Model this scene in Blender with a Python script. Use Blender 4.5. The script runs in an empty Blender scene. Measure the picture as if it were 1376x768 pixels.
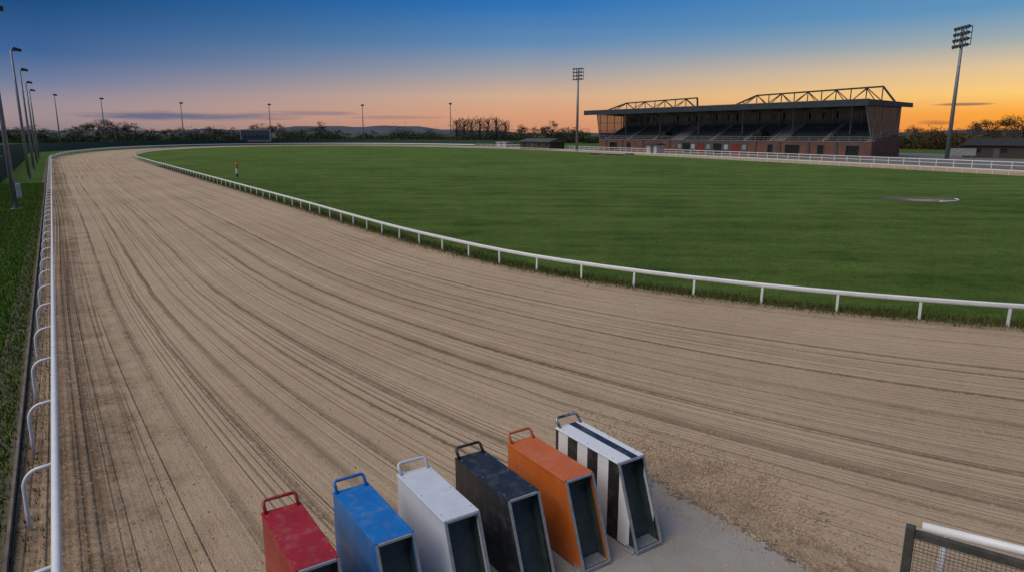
import bpy, bmesh, math, random
import numpy as np
from mathutils import Vector, Matrix
random.seed(7); rng = np.random.default_rng(7)
C = bpy.context.scene.collection
H = 5.0; F = 930.0; PIT = math.atan(204.0/930.0); SP, CP = math.sin(PIT), math.cos(PIT)
DX, DY = -0.5455, 0.8381
NX, NY = 0.8381, 0.5455
ANG = math.atan2(-DY, -DX)            # local x = back along the straight, local y = across the track
def SN(s, n, z=0.0): return Vector((s*DX+n*NX, s*DY+n*NY, z))
def G(u, v, z=0.0):                   # ground point seen at a place of the survey photo
    x=(u-688)/F; y=(384-v)/F; t=(H-z)/(SP-y*CP)
    return Vector((x*t, (CP+y*SP)*t, z))
def PD(u, d): return Vector(((u-688)/F*d, (d-H*SP)/CP, 0))
def ZAT(v, Y):
    y=(384-v)/F; return H+Y*(y*CP-SP)/(CP+y*SP)
def lin(r,g,b):
    f=lambda c: c/12.92 if c<=0.04045 else ((c+0.055)/1.055)**2.4
    return (f(r/255.),f(g/255.),f(b/255.),1)
# ---------------------------------------------------------------- nodes
class NB:
    def __init__(s, nt): s.nt=nt
    def n(s, typ, ins=None, **props):
        nd=s.nt.nodes.new(typ)
        for k,v in props.items(): setattr(nd,k,v)
        for k,v in (ins or {}).items():
            if isinstance(v,bpy.types.NodeSocket): s.nt.links.new(v, nd.inputs[k])
            else: nd.inputs[k].default_value=v
        return nd
    def m(s,op,a,b=0.0,c=0.0,clamp=False): return s.n('ShaderNodeMath',{0:a,1:b,2:c},operation=op,use_clamp=clamp).outputs[0]
    def vec(s,x,y,z=0.0): return s.n('ShaderNodeCombineXYZ',{0:x,1:y,2:z}).outputs[0]
    def noise(s,v,scale=1.0,detail=2.0,rough=0.5): return s.n('ShaderNodeTexNoise',{'Vector':v,'Scale':scale,'Detail':detail,'Roughness':rough}).outputs['Fac']
    def mr(s,v,a,b,c=0.0,d=1.0): return s.n('ShaderNodeMapRange',{0:v,1:a,2:b,3:c,4:d}).outputs[0]
    def mix(s,f,a,b,bt='MIX'):
        return s.n('ShaderNodeMix',{0:f,6:a,7:b},data_type='RGBA',blend_type=bt).outputs[2]
    def ramp(s,f,stops):
        nd=s.n('ShaderNodeValToRGB',{0:f}); e=nd.color_ramp.elements
        while len(e)<len(stops): e.new(0.5)
        for i,(p,c) in enumerate(stops): e[i].position=p; e[i].color=c
        return nd.outputs[0]
def newmat(name):
    m=bpy.data.materials.new(name); m.use_nodes=True
    b=m.node_tree.nodes['Principled BSDF']
    return m,NB(m.node_tree),b
def c4(c): return (c[0],c[1],c[2],1)
def surf(name,c1,c2,scale=4,rough=.6,metal=0,bump=.0,stretch=(1,1,1),coord='Object',dust=0,dustc=(.33,.26,.19),detail=4):
    m,q,b=newmat(name)
    tc=q.n('ShaderNodeTexCoord').outputs[coord]
    v=q.n('ShaderNodeVectorMath',{0:tc,1:stretch},operation='MULTIPLY').outputs[0]
    f=q.noise(v,scale,detail,.6)
    col=q.mix(q.mr(f,.32,.68),c4(c1),c4(c2))
    if dust:
        d=q.mr(q.noise(tc,5.0,6,.7),.5,.78,0,dust)
        col=q.mix(d,col,c4(dustc))
        sp=q.mr(q.noise(tc,55.0,2,.5),.66,.72,0,dust)
        col=q.mix(sp,col,c4(dustc))
    q.nt.links.new(col,b.inputs['Base Color'])
    q.nt.links.new(q.mr(f,.2,.8,rough-.08,min(1,rough+.1)),b.inputs['Roughness'])
    b.inputs['Metallic'].default_value=metal
    if bump:
        bp=q.n('ShaderNodeBump',{'Height':q.noise(v,scale*6,3,.6),'Strength':bump,'Distance':.02})
        q.nt.links.new(bp.outputs[0],b.inputs['Normal'])
    return m
M={}
M['white']=surf('white_rail_plastic',(.80,.81,.83),(.68,.70,.72),3,.4,dust=.18,dustc=(.4,.38,.33))
M['steel']=surf('galvanised_steel',(.48,.50,.52),(.32,.34,.36),18,.4,.55,.1,dust=.15)
M['pole']=surf('dull_pole_steel',(.24,.265,.29),(.17,.19,.21),3,.5,.3)
M['dark']=surf('dark_painted_steel',(.02,.024,.028),(.035,.038,.042),6,.5)
M['board_face']=surf('blue_black_display_face',(.055,.075,.11),(.07,.09,.125),.8,.35)
M['lamp']=surf('lamp_glass_unlit',(.22,.24,.27),(.12,.13,.15),6,.15,.2)
M['lining']=surf('dark_trap_lining',(.03,.052,.05),(.055,.08,.075),6,.4,dust=.22)
M['wood']=surf('weathered_dark_timber',(.028,.032,.027),(.075,.075,.064),6,.85,bump=.5,stretch=(1,1,1))
M['board']=surf('edging_timber',(.09,.07,.05),(.19,.155,.12),3,.9,bump=.4)
M['wire']=surf('rusty_wire',(.2,.16,.12),(.12,.1,.085),10,.6,.3)
M['seat']=surf('dark_green_seats',(.03,.05,.05),(.055,.075,.074),1.5,.6)
M['conc']=surf('terrace_concrete',(.27,.265,.26),(.36,.35,.34),.8,.9)
M['aisle']=surf('aisle_concrete',(.45,.44,.42),(.55,.53,.5),.8,.9)
M['roof']=surf('dark_roof_sheet',(.03,.04,.05),(.05,.06,.07),1.2,.5,.2,stretch=(4,.3,1))
M['fascia']=surf('slate_fascia',(.028,.04,.053),(.042,.056,.073),1.0,.45,.1)
M['glass']=surf('dark_glass',(.012,.016,.02),(.02,.025,.03),1,.08)
M['backwall']=surf('dark_back_wall',(.19,.18,.175),(.27,.25,.24),.5,.8)
M['rend']=surf('dark_render',(.07,.065,.065),(.11,.10,.10),.7,.85)
M['red']=surf('dark_red_paint',(.22,.03,.03),(.16,.025,.025),2,.5)
M['fgreen']=surf('dark_green_fence',(.018,.05,.036),(.028,.068,.048),2,.6)
M['timber']=surf('dark_timber_cladding',(.032,.027,.024),(.052,.042,.036),3,.8,stretch=(8,8,1))
M['hutroof']=surf('felt_roof',(.045,.058,.055),(.065,.076,.073),1,.8)
M['shedroof']=surf('dark_shed_roof',(.018,.018,.019),(.028,.028,.03),1,.9)
M['bark']=surf('bark',(.055,.046,.038),(.085,.07,.058),5,.9)
M['offwhite']=surf('offwhite_panel',(.5,.5,.5),(.36,.37,.38),1.5,.6)
M['greyrail']=surf('grey_frame_paint',(.30,.31,.32),(.22,.23,.24),1.5,.6)
M['orangep']=surf('orange_marker_paint',(.75,.13,.04),(.6,.1,.03),5,.5)
M['clod']=surf('damp_sand_clods',(.24,.165,.105),(.45,.33,.22),2.0,.95)
M['hill']=surf('distant_hill',(.055,.062,.073),(.07,.076,.09),.004,1,coord='Object')
def leafmat(name,a,b_):
    m,q,b=newmat(name)
    p=q.n('ShaderNodeNewGeometry').outputs['Random Per Island']
    oi=q.n('ShaderNodeObjectInfo').outputs['Random']
    col=q.mix(p,c4(a),c4(b_)); col=q.mix(q.m('MULTIPLY',oi,.35),col,c4([x*.7 for x in a]))
    q.nt.links.new(col,b.inputs['Base Color']); b.inputs['Roughness'].default_value=.9
    b.inputs['Specular IOR Level'].default_value=.05
    return m
M['leaf']=leafmat('dark_foliage',(.045,.052,.036),(.08,.083,.054))  # far foliage lightened so distance haze is in its colour
M['leafp']=leafmat('poplar_foliage',(.08,.078,.046),(.13,.12,.07))
M['bud']=leafmat('brown_buds',(.085,.065,.046),(.14,.10,.062))
M['brown']=leafmat('brown_spring_hedge',(.068,.054,.03),(.14,.096,.046))
M['blade']=leafmat('grass_blade',(.052,.112,.014),(.13,.21,.038))
M['vblade']=leafmat('verge_blade',(.06,.12,.014),(.13,.21,.035))
M['weed']=leafmat('dry_grass_blade',(.06,.085,.02),(.19,.165,.075))
def brick():
    m,q,b=newmat('red_brick')
    o=q.n('ShaderNodeSeparateXYZ',{0:q.n('ShaderNodeTexCoord').outputs['Object']})
    v=q.vec(q.m('ADD',o.outputs[0],o.outputs[1]),o.outputs[2])
    t=q.n('ShaderNodeTexBrick',{'Vector':v,'Color1':(.25,.085,.055,1),'Color2':(.175,.06,.043,1),'Mortar':(.2,.165,.14,1),'Scale':4.4})
    f=q.noise(v,.4,4); col=q.mix(q.mr(f,.35,.7,0,.6),t.outputs[0],(.08,.048,.04,1))
    q.nt.links.new(col,b.inputs['Base Color']); b.inputs['Roughness'].default_value=.9
    return m
M['brick']=brick()
def screenmat():
    m,q,b=newmat('wind_screen_glass')
    tr=q.n('ShaderNodeBsdfTransparent'); b.inputs['Base Color'].default_value=(.13,.125,.12,1); b.inputs['Roughness'].default_value=.12
    mx=q.n('ShaderNodeMixShader',{0:.55,1:b.outputs[0],2:tr.outputs[0]})
    q.nt.links.new(mx.outputs[0],q.nt.nodes['Material Output'].inputs[0]); return m
M['screen']=screenmat()
DRY=(.575,.435,.295,1); MID=(.44,.32,.21,1); WET=(.175,.115,.07,1)
RUTS=[(.9,.05,.5),(1.9,.07,.8),(2.3,.04,.6),(3.4,.08,.9),(3.8,.045,.6),(4.9,.06,.8),(5.9,.09,1.0),(6.3,.04,.6),(7.3,.06,.8),(8.1,.08,.95),(8.5,.04,.6),(9.3,.05,.8),(10.0,.08,.9),(10.5,.04,.7),(11.2,.06,.85),(11.75,.08,.9),(12.3,.045,.8),(12.9,.07,.8)]
def wob(u): return .12*np.sin(u*.045)+.04*np.sin(u*.13+1)
def nin(s): 
    d=np.clip(28-s,0,32.4); return 46.8-np.sqrt(1089-d*d)
def sandmat():
    m,q,b=newmat('raked_sand')
    uv=q.n('ShaderNodeSeparateXYZ',{0:q.n('ShaderNodeUVMap',uv_map='track').outputs[0]})
    u,v=uv.outputs[0],uv.outputs[1]
    pos=q.n('ShaderNodeNewGeometry').outputs['Position']
    pp=q.n('ShaderNodeSeparateXYZ',{0:pos})
    nn=q.m('ADD',q.m('MULTIPLY',pp.outputs[0],NX),q.m('MULTIPLY',pp.outputs[1],NY))
    ss=q.m('ADD',q.m('MULTIPLY',pp.outputs[0],DX),q.m('MULTIPLY',pp.outputs[1],DY))
    # harrow lines: straight beside the left rail, opening out like a fan round the near bend
    d=q.m('MINIMUM',q.m('MAXIMUM',q.m('SUBTRACT',28,ss),0),32.4)
    ni=q.m('SUBTRACT',46.8,q.m('SQRT',q.m('SUBTRACT',1089,q.m('MULTIPLY',d,d))))
    fan=q.m('MULTIPLY',14.25,q.m('SUBTRACT',1,q.m('DIVIDE',q.m('ADD',nn,.45),q.m('ADD',ni,.45))))
    wgt=q.m('MULTIPLY',q.mr(nn,48,40),q.mr(ss,150,120))
    vf=q.m('ADD',q.m('MULTIPLY',v,q.m('SUBTRACT',1,wgt)),q.m('MULTIPLY',fan,wgt))
    w1=q.m('MULTIPLY',q.m('SINE',q.m('MULTIPLY',ss,.045)),.12); w2=q.m('MULTIPLY',q.m('SINE',q.m('ADD',q.m('MULTIPLY',ss,.13),1)),.04)
    v2=q.m('ADD',vf,q.m('ADD',w1,w2))
    patch=q.noise(pos,.14,3); blot=q.noise(pos,1.2,5,.7); grain=q.noise(pos,30,4,.75); crumb=q.noise(pos,7,4,.75)
    fine=q.noise(q.vec(q.m('MULTIPLY',u,.025),q.m('MULTIPLY',v2,15)),1,1)
    fine=q.mr(fine,.38,.60)
    gate=q.mr(q.noise(q.vec(q.m('MULTIPLY',u,.02),q.m('MULTIPLY',v2,.8),5),1,2),.36,.62,.25,1)
    med=q.noise(q.vec(q.m('MULTIPLY',u,.012),q.m('MULTIPLY',v2,3.6),3),1,3,.6)
    sk=q.m('ADD',v2,q.m('MULTIPLY',u,.05))
    med2=q.noise(q.vec(q.m('MULTIPLY',u,.015),q.m('MULTIPLY',sk,5),11),1,2)
    def thinl(freq,z,w): return q.mr(q.m('ABSOLUTE',q.m('SUBTRACT',q.noise(q.vec(q.m('MULTIPLY',u,.006),q.m('MULTIPLY',v2,freq),z),1,1),.49)),.002,w,1,0)
    thin=q.m('MAXIMUM',thinl(1.9,17,.012),q.m('MULTIPLY',thinl(3.6,31,.018),.75))
    rut=None
    cv=q.m('ADD',v2,q.m('ADD',q.m('MULTIPLY',q.m('SUBTRACT',crumb,.5),.13),q.m('MULTIPLY',q.m('SUBTRACT',q.noise(pos,.35,2),.5),.16)))
    for i,(vk,wk,ak) in enumerate(RUTS):
        dd_=q.m('MULTIPLY_ADD',q.m('ABSOLUTE',q.m('SUBTRACT',cv,vk)),-ak/wk,ak*1.15)
        rut=dd_ if rut is None else q.m('MAXIMUM',rut,dd_)
    rut=q.m('MAXIMUM',rut,0.0)
    brk=q.mr(q.noise(q.vec(q.m('MULTIPLY',u,.05),q.m('MULTIPLY',v2,.7),9),1,3),.40,.60,.05,1)
    rut=q.m('MINIMUM',q.m('MULTIPLY',rut,brk),1.0)
    def t(x,k): return q.m('MULTIPLY',q.m('SUBTRACT',x,.5),k)
    val=q.m('ADD',.67,q.m('MULTIPLY',t(fine,.27),gate))
    for x in (t(med,.42),t(med2,.22),t(patch,.65),t(blot,.5),t(grain,.75),t(crumb,.4)): val=q.m('ADD',val,x)
    val=q.m('SUBTRACT',val,q.m('MULTIPLY',rut,.33)); val=q.m('SUBTRACT',val,q.m('MULTIPLY',thin,.18))
    band=q.mr(q.m('ADD',nn,q.m('MULTIPLY',q.m('SUBTRACT',blot,.5),2.6)),1.2,.1,0,1)
    val=q.m('SUBTRACT',val,q.m('MULTIPLY',q.m('MULTIPLY',band,q.mr(nn,30,20)),q.mr(crumb,.3,.62,.06,.5)))
    edge=q.mr(q.m('ADD',v,q.m('MULTIPLY',q.m('SUBTRACT',blot,.5),.9)),.9,.1,0,1)
    col=q.ramp(val,[(0.08,WET),(.5,MID),(1.0,DRY)])
    col=q.mix(q.m('MULTIPLY',edge,q.mr(crumb,.3,.6,.2,.9)),col,(.15,.12,.062,1))
    q.nt.links.new(col,b.inputs['Base Color']); b.inputs['Roughness'].default_value=.95; b.inputs['Specular IOR Level'].default_value=.1
    h=q.m('ADD',q.m('MULTIPLY',q.m('MULTIPLY',fine,gate),.26),q.m('MULTIPLY',med,.45))
    h=q.m('ADD',h,q.m('MULTIPLY',grain,.35)); h=q.m('ADD',h,q.m('MULTIPLY',crumb,.45)); h=q.m('ADD',h,q.m('MULTIPLY',blot,.35))
    h=q.m('SUBTRACT',h,q.m('MULTIPLY',rut,q.mr(grain,.35,.65,.6,.1))); h=q.m('SUBTRACT',h,q.m('MULTIPLY',thin,.3))
    bp=q.n('ShaderNodeBump',{'Height':h,'Strength':.9,'Distance':.09}); q.nt.links.new(bp.outputs[0],b.inputs['Normal'])
    return m
M['sand']=sandmat()
def padmat():
    m,q,b=newmat('sanded_concrete')
    pos=q.n('ShaderNodeNewGeometry').outputs['Position']
    uv=q.n('ShaderNodeSeparateXYZ',{0:q.n('ShaderNodeUVMap',uv_map='track').outputs[0]})
    d=uv.outputs[0]
    nz=q.noise(pos,1.3,6,.7); g=q.noise(pos,30,4,.75); st=q.noise(pos,.8,5,.65); cr=q.noise(pos,7,4,.75)
    k=q.m('ADD',d,q.m('ADD',q.m('MULTIPLY',q.m('SUBTRACT',nz,.5),1.3),q.m('MULTIPLY',q.m('SUBTRACT',cr,.5),.5)))
    f=q.mr(k,.80,.95)
    cc=q.mix(q.mr(st,.3,.7),(.27,.25,.22,1),(.37,.345,.31,1)); cc=q.mix(q.mr(g,.48,.74,0,.22),cc,(.22,.18,.14,1))
    cc=q.mix(q.mr(q.m('ADD',nz,q.m('MULTIPLY',q.m('SUBTRACT',cr,.5),.5)),.52,.66,0,.6),cc,(.33,.25,.175,1))
    dk=q.mr(k,.95,.55,0,1)
    sc=q.mix(q.mr(q.m('ADD',nz,q.m('ADD',q.m('MULTIPLY',g,.8),q.m('MULTIPLY',cr,.8))),.95,1.6),(.19,.128,.08,1),(.50,.37,.25,1))
    q.nt.links.new(q.mix(f,sc,cc),b.inputs['Base Color']); b.inputs['Roughness'].default_value=.95; b.inputs['Specular IOR Level'].default_value=.15
    hh=q.m('ADD',q.m('MULTIPLY',g,.1),q.m('MULTIPLY',q.m('ADD',nz,q.m('ADD',q.m('MULTIPLY',cr,.8),.3)),q.m('SUBTRACT',1.04,f)))
    bp=q.n('ShaderNodeBump',{'Height':hh,'Strength':1.0,'Distance':.11}); q.nt.links.new(bp.outputs[0],b.inputs['Normal'])
    # sand thins out to nothing at the outline so no straight edge is left
    tr=q.n('ShaderNodeBsdfTransparent'); al=q.m('ADD',d,q.m('ADD',q.m('MULTIPLY',q.m('SUBTRACT',nz,.5),1.0),q.m('MULTIPLY',q.m('SUBTRACT',cr,.5),.8)))
    mx=q.n('ShaderNodeMixShader',{0:q.mr(al,.15,.5),1:tr.outputs[0],2:b.outputs[0]})
    q.nt.links.new(mx.outputs[0],q.nt.nodes['Material Output'].inputs[0])
    return m
M['pad']=padmat()
def grassmat(name,a,b_,dirt,stripe=True,dirtamt=.0):
    m,q,b=newmat(name)
    pos=q.n('ShaderNodeNewGeometry').outputs['Position']
    sp=q.n('ShaderNodeSeparateXYZ',{0:pos}); x,y=sp.outputs[0],sp.outputs[1]
    f1=q.noise(pos,.07,4,.6); f2=q.noise(pos,1.3,5,.75); f3=q.noise(pos,9,4,.75); f5=q.noise(pos,.3,5,.75)
    val=q.m('ADD',q.m('MULTIPLY',f1,1.1),q.m('ADD',q.m('MULTIPLY',f2,.8),q.m('MULTIPLY',f3,.8)))
    val=q.m('ADD',val,q.m('MULTIPLY',q.m('SUBTRACT',f5,.5),1.2))
    if stripe:
        wy=q.m('ADD',y,q.m('MULTIPLY',x,.12))
        sv=q.noise(q.vec(q.m('MULTIPLY',x,.03),q.m('MULTIPLY',wy,.8)),1,4,.7)
        val=q.m('ADD',val,q.m('MULTIPLY',q.m('SUBTRACT',sv,.5),.9))
        f4=q.noise(q.vec(q.m('MULTIPLY',x,.25),q.m('MULTIPLY',y,.5)),1,5,.75)
        val=q.m('ADD',val,q.m('MULTIPLY',q.m('SUBTRACT',f4,.5),1.1))
        bands=q.m('SINE',q.m('MULTIPLY',q.m('ADD',wy,q.m('MULTIPLY',f1,2.0)),1.35))
        val=q.m('ADD',val,q.m('MULTIPLY',bands,.09))
    else: val=q.m('SUBTRACT',val,.15)
    col=q.mix(q.mr(val,.75,1.85),c4(a),c4(b_))
    if dirtamt: col=q.mix(q.mr(q.m('ADD',q.m('MULTIPLY',f2,.7),q.m('ADD',q.m('MULTIPLY',f3,.3),q.m('MULTIPLY',q.m('SUBTRACT',f5,.5),.6))),.48,.72,0,dirtamt),col,c4(dirt))
    q.nt.links.new(col,b.inputs['Base Color']); b.inputs['Roughness'].default_value=.95
    b.inputs['Specular IOR Level'].default_value=.1
    bp=q.n('ShaderNodeBump',{'Height':q.m('ADD',f3,q.m('ADD',q.m('MULTIPLY',f2,.9),f5)),'Strength':.9,'Distance':.15}); q.nt.links.new(bp.outputs[0],b.inputs['Normal'])
    return m
M['field']=grassmat('mown_infield_grass',(.028,.066,.008),(.145,.225,.042),(.15,.12,.05),True,.36)
M['verge']=grassmat('verge_grass',(.045,.095,.012),(.09,.15,.03),(.09,.075,.05),False,.2)
M['earth']=surf('dark_verge_earth',(.07,.06,.04),(.13,.11,.075),1.5,.95,bump=.6,coord='Object')
M['apron']=surf('apron_tarmac',(.12,.11,.10),(.16,.15,.135),.3,.9)
M['patch']=surf('bare_sandy_patch',(.17,.12,.07),(.05,.08,.02),1.1,.95,detail=6)
M['pale']=surf('pale_worn_sand',(.34,.28,.19),(.22,.18,.11),1.5,.95)
M['rim']=surf('dark_turned_earth',(.03,.035,.014),(.06,.08,.02),1.6,.95)
def paint(name,c1,c2,dust=.3,rough=.33): return surf(name,c1,c2,3,rough,dust=dust,dustc=(.42,.36,.3))
def stripes(name,axis):
    m,q,b=newmat(name)
    tc=q.n('ShaderNodeTexCoord').outputs['Object']
    o=q.n('ShaderNodeSeparateXYZ',{0:tc})
    if axis==0:
        a=q.m('MODULO',q.m('ADD',o.outputs[0],.14),.40); f=q.m('LESS_THAN',a,.2)
    else:
        f=q.m('MULTIPLY',q.m('GREATER_THAN',o.outputs[1],.215),q.m('LESS_THAN',o.outputs[1],.33))
    col=q.mix(f,(.7,.72,.76,1),(.02,.022,.026,1))
    d=q.mr(q.noise(tc,6,6,.7),.5,.75,0,.25); col=q.mix(d,col,(.4,.36,.3,1))
    q.nt.links.new(col,b.inputs['Base Color']); b.inputs['Roughness'].default_value=.35
    return m
# ---------------------------------------------------------------- mesh builder
class MB:
    def __init__(s): s.v=[]; s.f=[]
    def add(s,vs,fs):
        k=len(s.v); s.v+= [tuple(p) for p in vs]; s.f+=[tuple(k+i for i in f) for f in fs]
    def box(s,x0,x1,y0,y1,z0,z1):
        s.add([(x0,y0,z0),(x1,y0,z0),(x1,y1,z0),(x0,y1,z0),(x0,y0,z1),(x1,y0,z1),(x1,y1,z1),(x0,y1,z1)],
              [(3,2,1,0),(4,5,6,7),(0,1,5,4),(1,2,6,5),(2,3,7,6),(3,0,4,7)])
    def prism(s,pts,vec):
        n=len(pts); vec=Vector(vec); P=[Vector(p) for p in pts]
        s.add(P+[p+vec for p in P],[tuple(range(n))[::-1],tuple(range(n,2*n))]+[(i,(i+1)%n,n+(i+1)%n,n+i) for i in range(n)])
    def bar(s,a,b,w,h,up=(0,0,1)):
        a=Vector(a);b=Vector(b);d=(b-a).normalized();up=Vector(up)
        if abs(d.dot(up))>.98: up=Vector((1,0,0))
        x=d.cross(up).normalized()*w/2; y=x.normalized().cross(d).normalized()*h/2
        s.prism([a-x-y,a+x-y,a+x+y,a-x+y],b-a)
    def tube(s,pts,r,n=8,closed=False):
        P=[Vector(p) for p in pts]; m=len(P); R=r if isinstance(r,(list,tuple)) else [r]*m
        ref=None; vs=[]
        for i in range(m):
            if closed: t=(P[(i+1)%m]-P[i-1]).normalized()
            else: t=(P[min(i+1,m-1)]-P[max(i-1,0)]).normalized()
            if ref is None:
                ref=Vector((0,0,1)) if abs(t.z)<.9 else Vector((1,0,0))
            x=(ref-t*ref.dot(t)).normalized(); y=t.cross(x); ref=x
            for k in range(n):
                a=2*math.pi*k/n; vs.append(P[i]+(x*math.cos(a)+y*math.sin(a))*R[i])
        fs=[]
        for i in range(m if closed else m-1):
            j=(i+1)%m
            for k in range(n):
                k2=(k+1)%n; fs.append((i*n+k,i*n+k2,j*n+k2,j*n+k))
        if not closed: fs+= [tuple(range(n))[::-1],tuple((m-1)*n+k for k in range(n))]
        s.add(vs,fs)
    def sweep(s,pts,prof,closed=False):
        P=[Vector(p) for p in pts]; m=len(P); n=len(prof); vs=[]
        for i in range(m):
            if closed: t=P[(i+1)%m]-P[i-1]
            else: t=P[min(i+1,m-1)]-P[max(i-1,0)]
            t.z=0; t.normalize(); l=Vector((-t.y,t.x,0))
            for (a,z) in prof: vs.append(P[i]+l*a+Vector((0,0,z)))
        fs=[]
        for i in range(m if closed else m-1):
            j=(i+1)%m
            for k in range(n): fs.append((i*n+k,i*n+(k+1)%n,j*n+(k+1)%n,j*n+k))
        if not closed: fs+=[tuple(range(n))[::-1],tuple((m-1)*n+k for k in range(n))]
        s.add(vs,fs)
    def mesh(s,name,smooth=False,shift=None):
        me=bpy.data.meshes.new(name); v=s.v
        if shift is not None: v=[(a-shift[0],b-shift[1],c-shift[2]) for a,b,c in v]
        me.from_pydata(v,[],s.f)
        bm=bmesh.new(); bm.from_mesh(me); bmesh.ops.recalc_face_normals(bm,faces=bm.faces); bm.to_mesh(me); bm.free()
        if smooth:
            for p in me.polygons: p.use_smooth=True
        return me
    def build(s,name,mat,parent=None,smooth=False,bevel=0,shift=None):
        me=s.mesh(name,smooth,shift); me.materials.append(mat)
        o=bpy.data.objects.new(name,me); C.objects.link(o)
        if parent: o.parent=parent
        if bevel:
            b=o.modifiers.new('bevel','BEVEL'); b.width=bevel; b.segments=2; b.limit_method='ANGLE'
        return o
def tag(o,label,cat,group=None,kind=None):
    o['label']=label; o['category']=cat
    if group: o['group']=group
    if kind: o['kind']=kind
    return o
def thing(name,label,cat,loc=(0,0,0),rotz=0,group=None):
    o=bpy.data.objects.new(name,None); C.objects.link(o); o.location=loc; o.rotation_euler=(0,0,rotz); o.empty_display_size=.2
    return tag(o,label,cat,group)
def sheet(name,pts,mat,label,cat):
    mb=MB(); mb.add(pts,[tuple(range(len(pts)))]); o=mb.build(name,mat)
    if o.data.polygons[0].normal.z<0: o.data.flip_normals()
    return tag(o,label,cat,kind='structure')
def tri_mesh(name,V,mat,parent=None):       # V: (k,3,3) loose triangles
    k=len(V); me=bpy.data.meshes.new(name)
    me.vertices.add(k*3); me.vertices.foreach_set('co',V.astype(np.float32).ravel())
    me.loops.add(k*3); me.loops.foreach_set('vertex_index',np.arange(k*3,dtype=np.int32))
    me.polygons.add(k); me.polygons.foreach_set('loop_start',np.arange(0,k*3,3,dtype=np.int32)); me.polygons.foreach_set('loop_total',np.full(k,3,dtype=np.int32))
    me.update(calc_edges=True); me.materials.append(mat)
    o=bpy.data.objects.new(name,me); C.objects.link(o)
    if parent: o.parent=parent
    return o
ORD='first second third fourth fifth sixth seventh eighth ninth tenth eleventh twelfth thirteenth fourteenth fifteenth sixteenth seventeenth eighteenth nineteenth twentieth'.split()
# ---------------------------------------------------------------- oval
CT=[(28,13.8),(50,13.8),(80,13.8),(110,13.8),(140,13.8),(165,14.3),(190,16.5),(210,20),(232,25),(253,33),(277,47),(294,64),(301,80),(297,98),(280,113),(250,123),(199,128.5),(155,123),(121,116.6),(80,108),(37,98),(22,94),(8,87),(-3,74),(-6,60),(-5.5,48),(-3.9,38.3),(-.6,30.3),(4.7,23.5),(11.5,18.2),(19.5,14.9)]
CT=CT[-9:]+CT[:-9]
def catmull(P,k=40):
    out=[];n=len(P)
    for i in range(n):
        p0,p1,p2,p3=[np.array(P[(i+j-1)%n],float) for j in range(4)]
        d=lambda a,b: max(1e-3,np.linalg.norm(b-a)**.5)
        t0=0;t1=t0+d(p0,p1);t2=t1+d(p1,p2);t3=t2+d(p2,p3)
        for q in range(k):
            t=t1+(t2-t1)*q/k
            A1=(t1-t)/(t1-t0)*p0+(t-t0)/(t1-t0)*p1; A2=(t2-t)/(t2-t1)*p1+(t-t1)/(t2-t1)*p2; A3=(t3-t)/(t3-t2)*p2+(t-t2)/(t3-t2)*p3
            B1=(t2-t)/(t2-t0)*A1+(t-t0)/(t2-t0)*A2; B2=(t3-t)/(t3-t1)*A2+(t-t1)/(t3-t1)*A3
            out.append((t2-t)/(t2-t1)*B1+(t-t1)/(t2-t1)*B2)
    return np.array(out)
def resample(P,step,closed=True):
    Q=np.vstack([P,P[:1]]) if closed else P
    L=np.r_[0,np.cumsum(np.linalg.norm(np.diff(Q,axis=0),axis=1))]
    n=int(round(L[-1]/step)); t=np.linspace(0,L[-1],n,endpoint=not closed) if closed else np.linspace(0,L[-1],n+1)
    return np.c_[np.interp(t,L,Q[:,0]),np.interp(t,L,Q[:,1])],L[-1]
dense=catmull(CT)
IN,PER=resample(dense,0.8)
def normals(P):
    T=np.roll(P,-3,axis=0)-np.roll(P,3,axis=0); T/=np.linalg.norm(T,axis=1)[:,None]
    return np.c_[T[:,1],-T[:,0]]
NR=normals(IN)
def width(p,nr):
    a=math.atan2(-nr[0],-nr[1])       # 0 on the near straight, grows round the near bend
    s,n=p
    if n<40 and s<170 and nr[1]<-.5:
        w=(-1.0-n)/nr[1]
        if a>0:
            cap=21.5 if a<math.radians(31) else 14.7+6.8*max(0,1-(a-math.radians(31))/math.radians(7))
            w=min(w,cap)
        return w
    return 14.6
W=np.array([width(IN[i],NR[i]) for i in range(len(IN))])
K=14; vs=[];fs=[];uvs=[]; n=len(IN); step=PER/n
for i in range(n+1):
    for k in range(K+1):
        o=W[i%n]*k/K; p=IN[i%n]+NR[i%n]*o; vs.append(SN(p[0],p[1],0.0)); uvs.append((i*step,o))
for i in range(n):
    for k in range(K):
        a=i*(K+1)+k; fs.append((a,a+1,a+K+2,a+K+1))
me=bpy.data.meshes.new('sand_track'); me.from_pydata(vs,[],fs)
ul=me.uv_layers.new(name='track')
for l in me.loops: ul.data[l.index].uv=uvs[l.vertex_index]
if me.polygons[0].normal.z<0: me.flip_normals()
me.materials.append(M['sand']); so=bpy.data.objects.new('sand_track',me); C.objects.link(so)
tag(so,'raked sand racing track sweeping round the grass infield','track',kind='structure')
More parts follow.
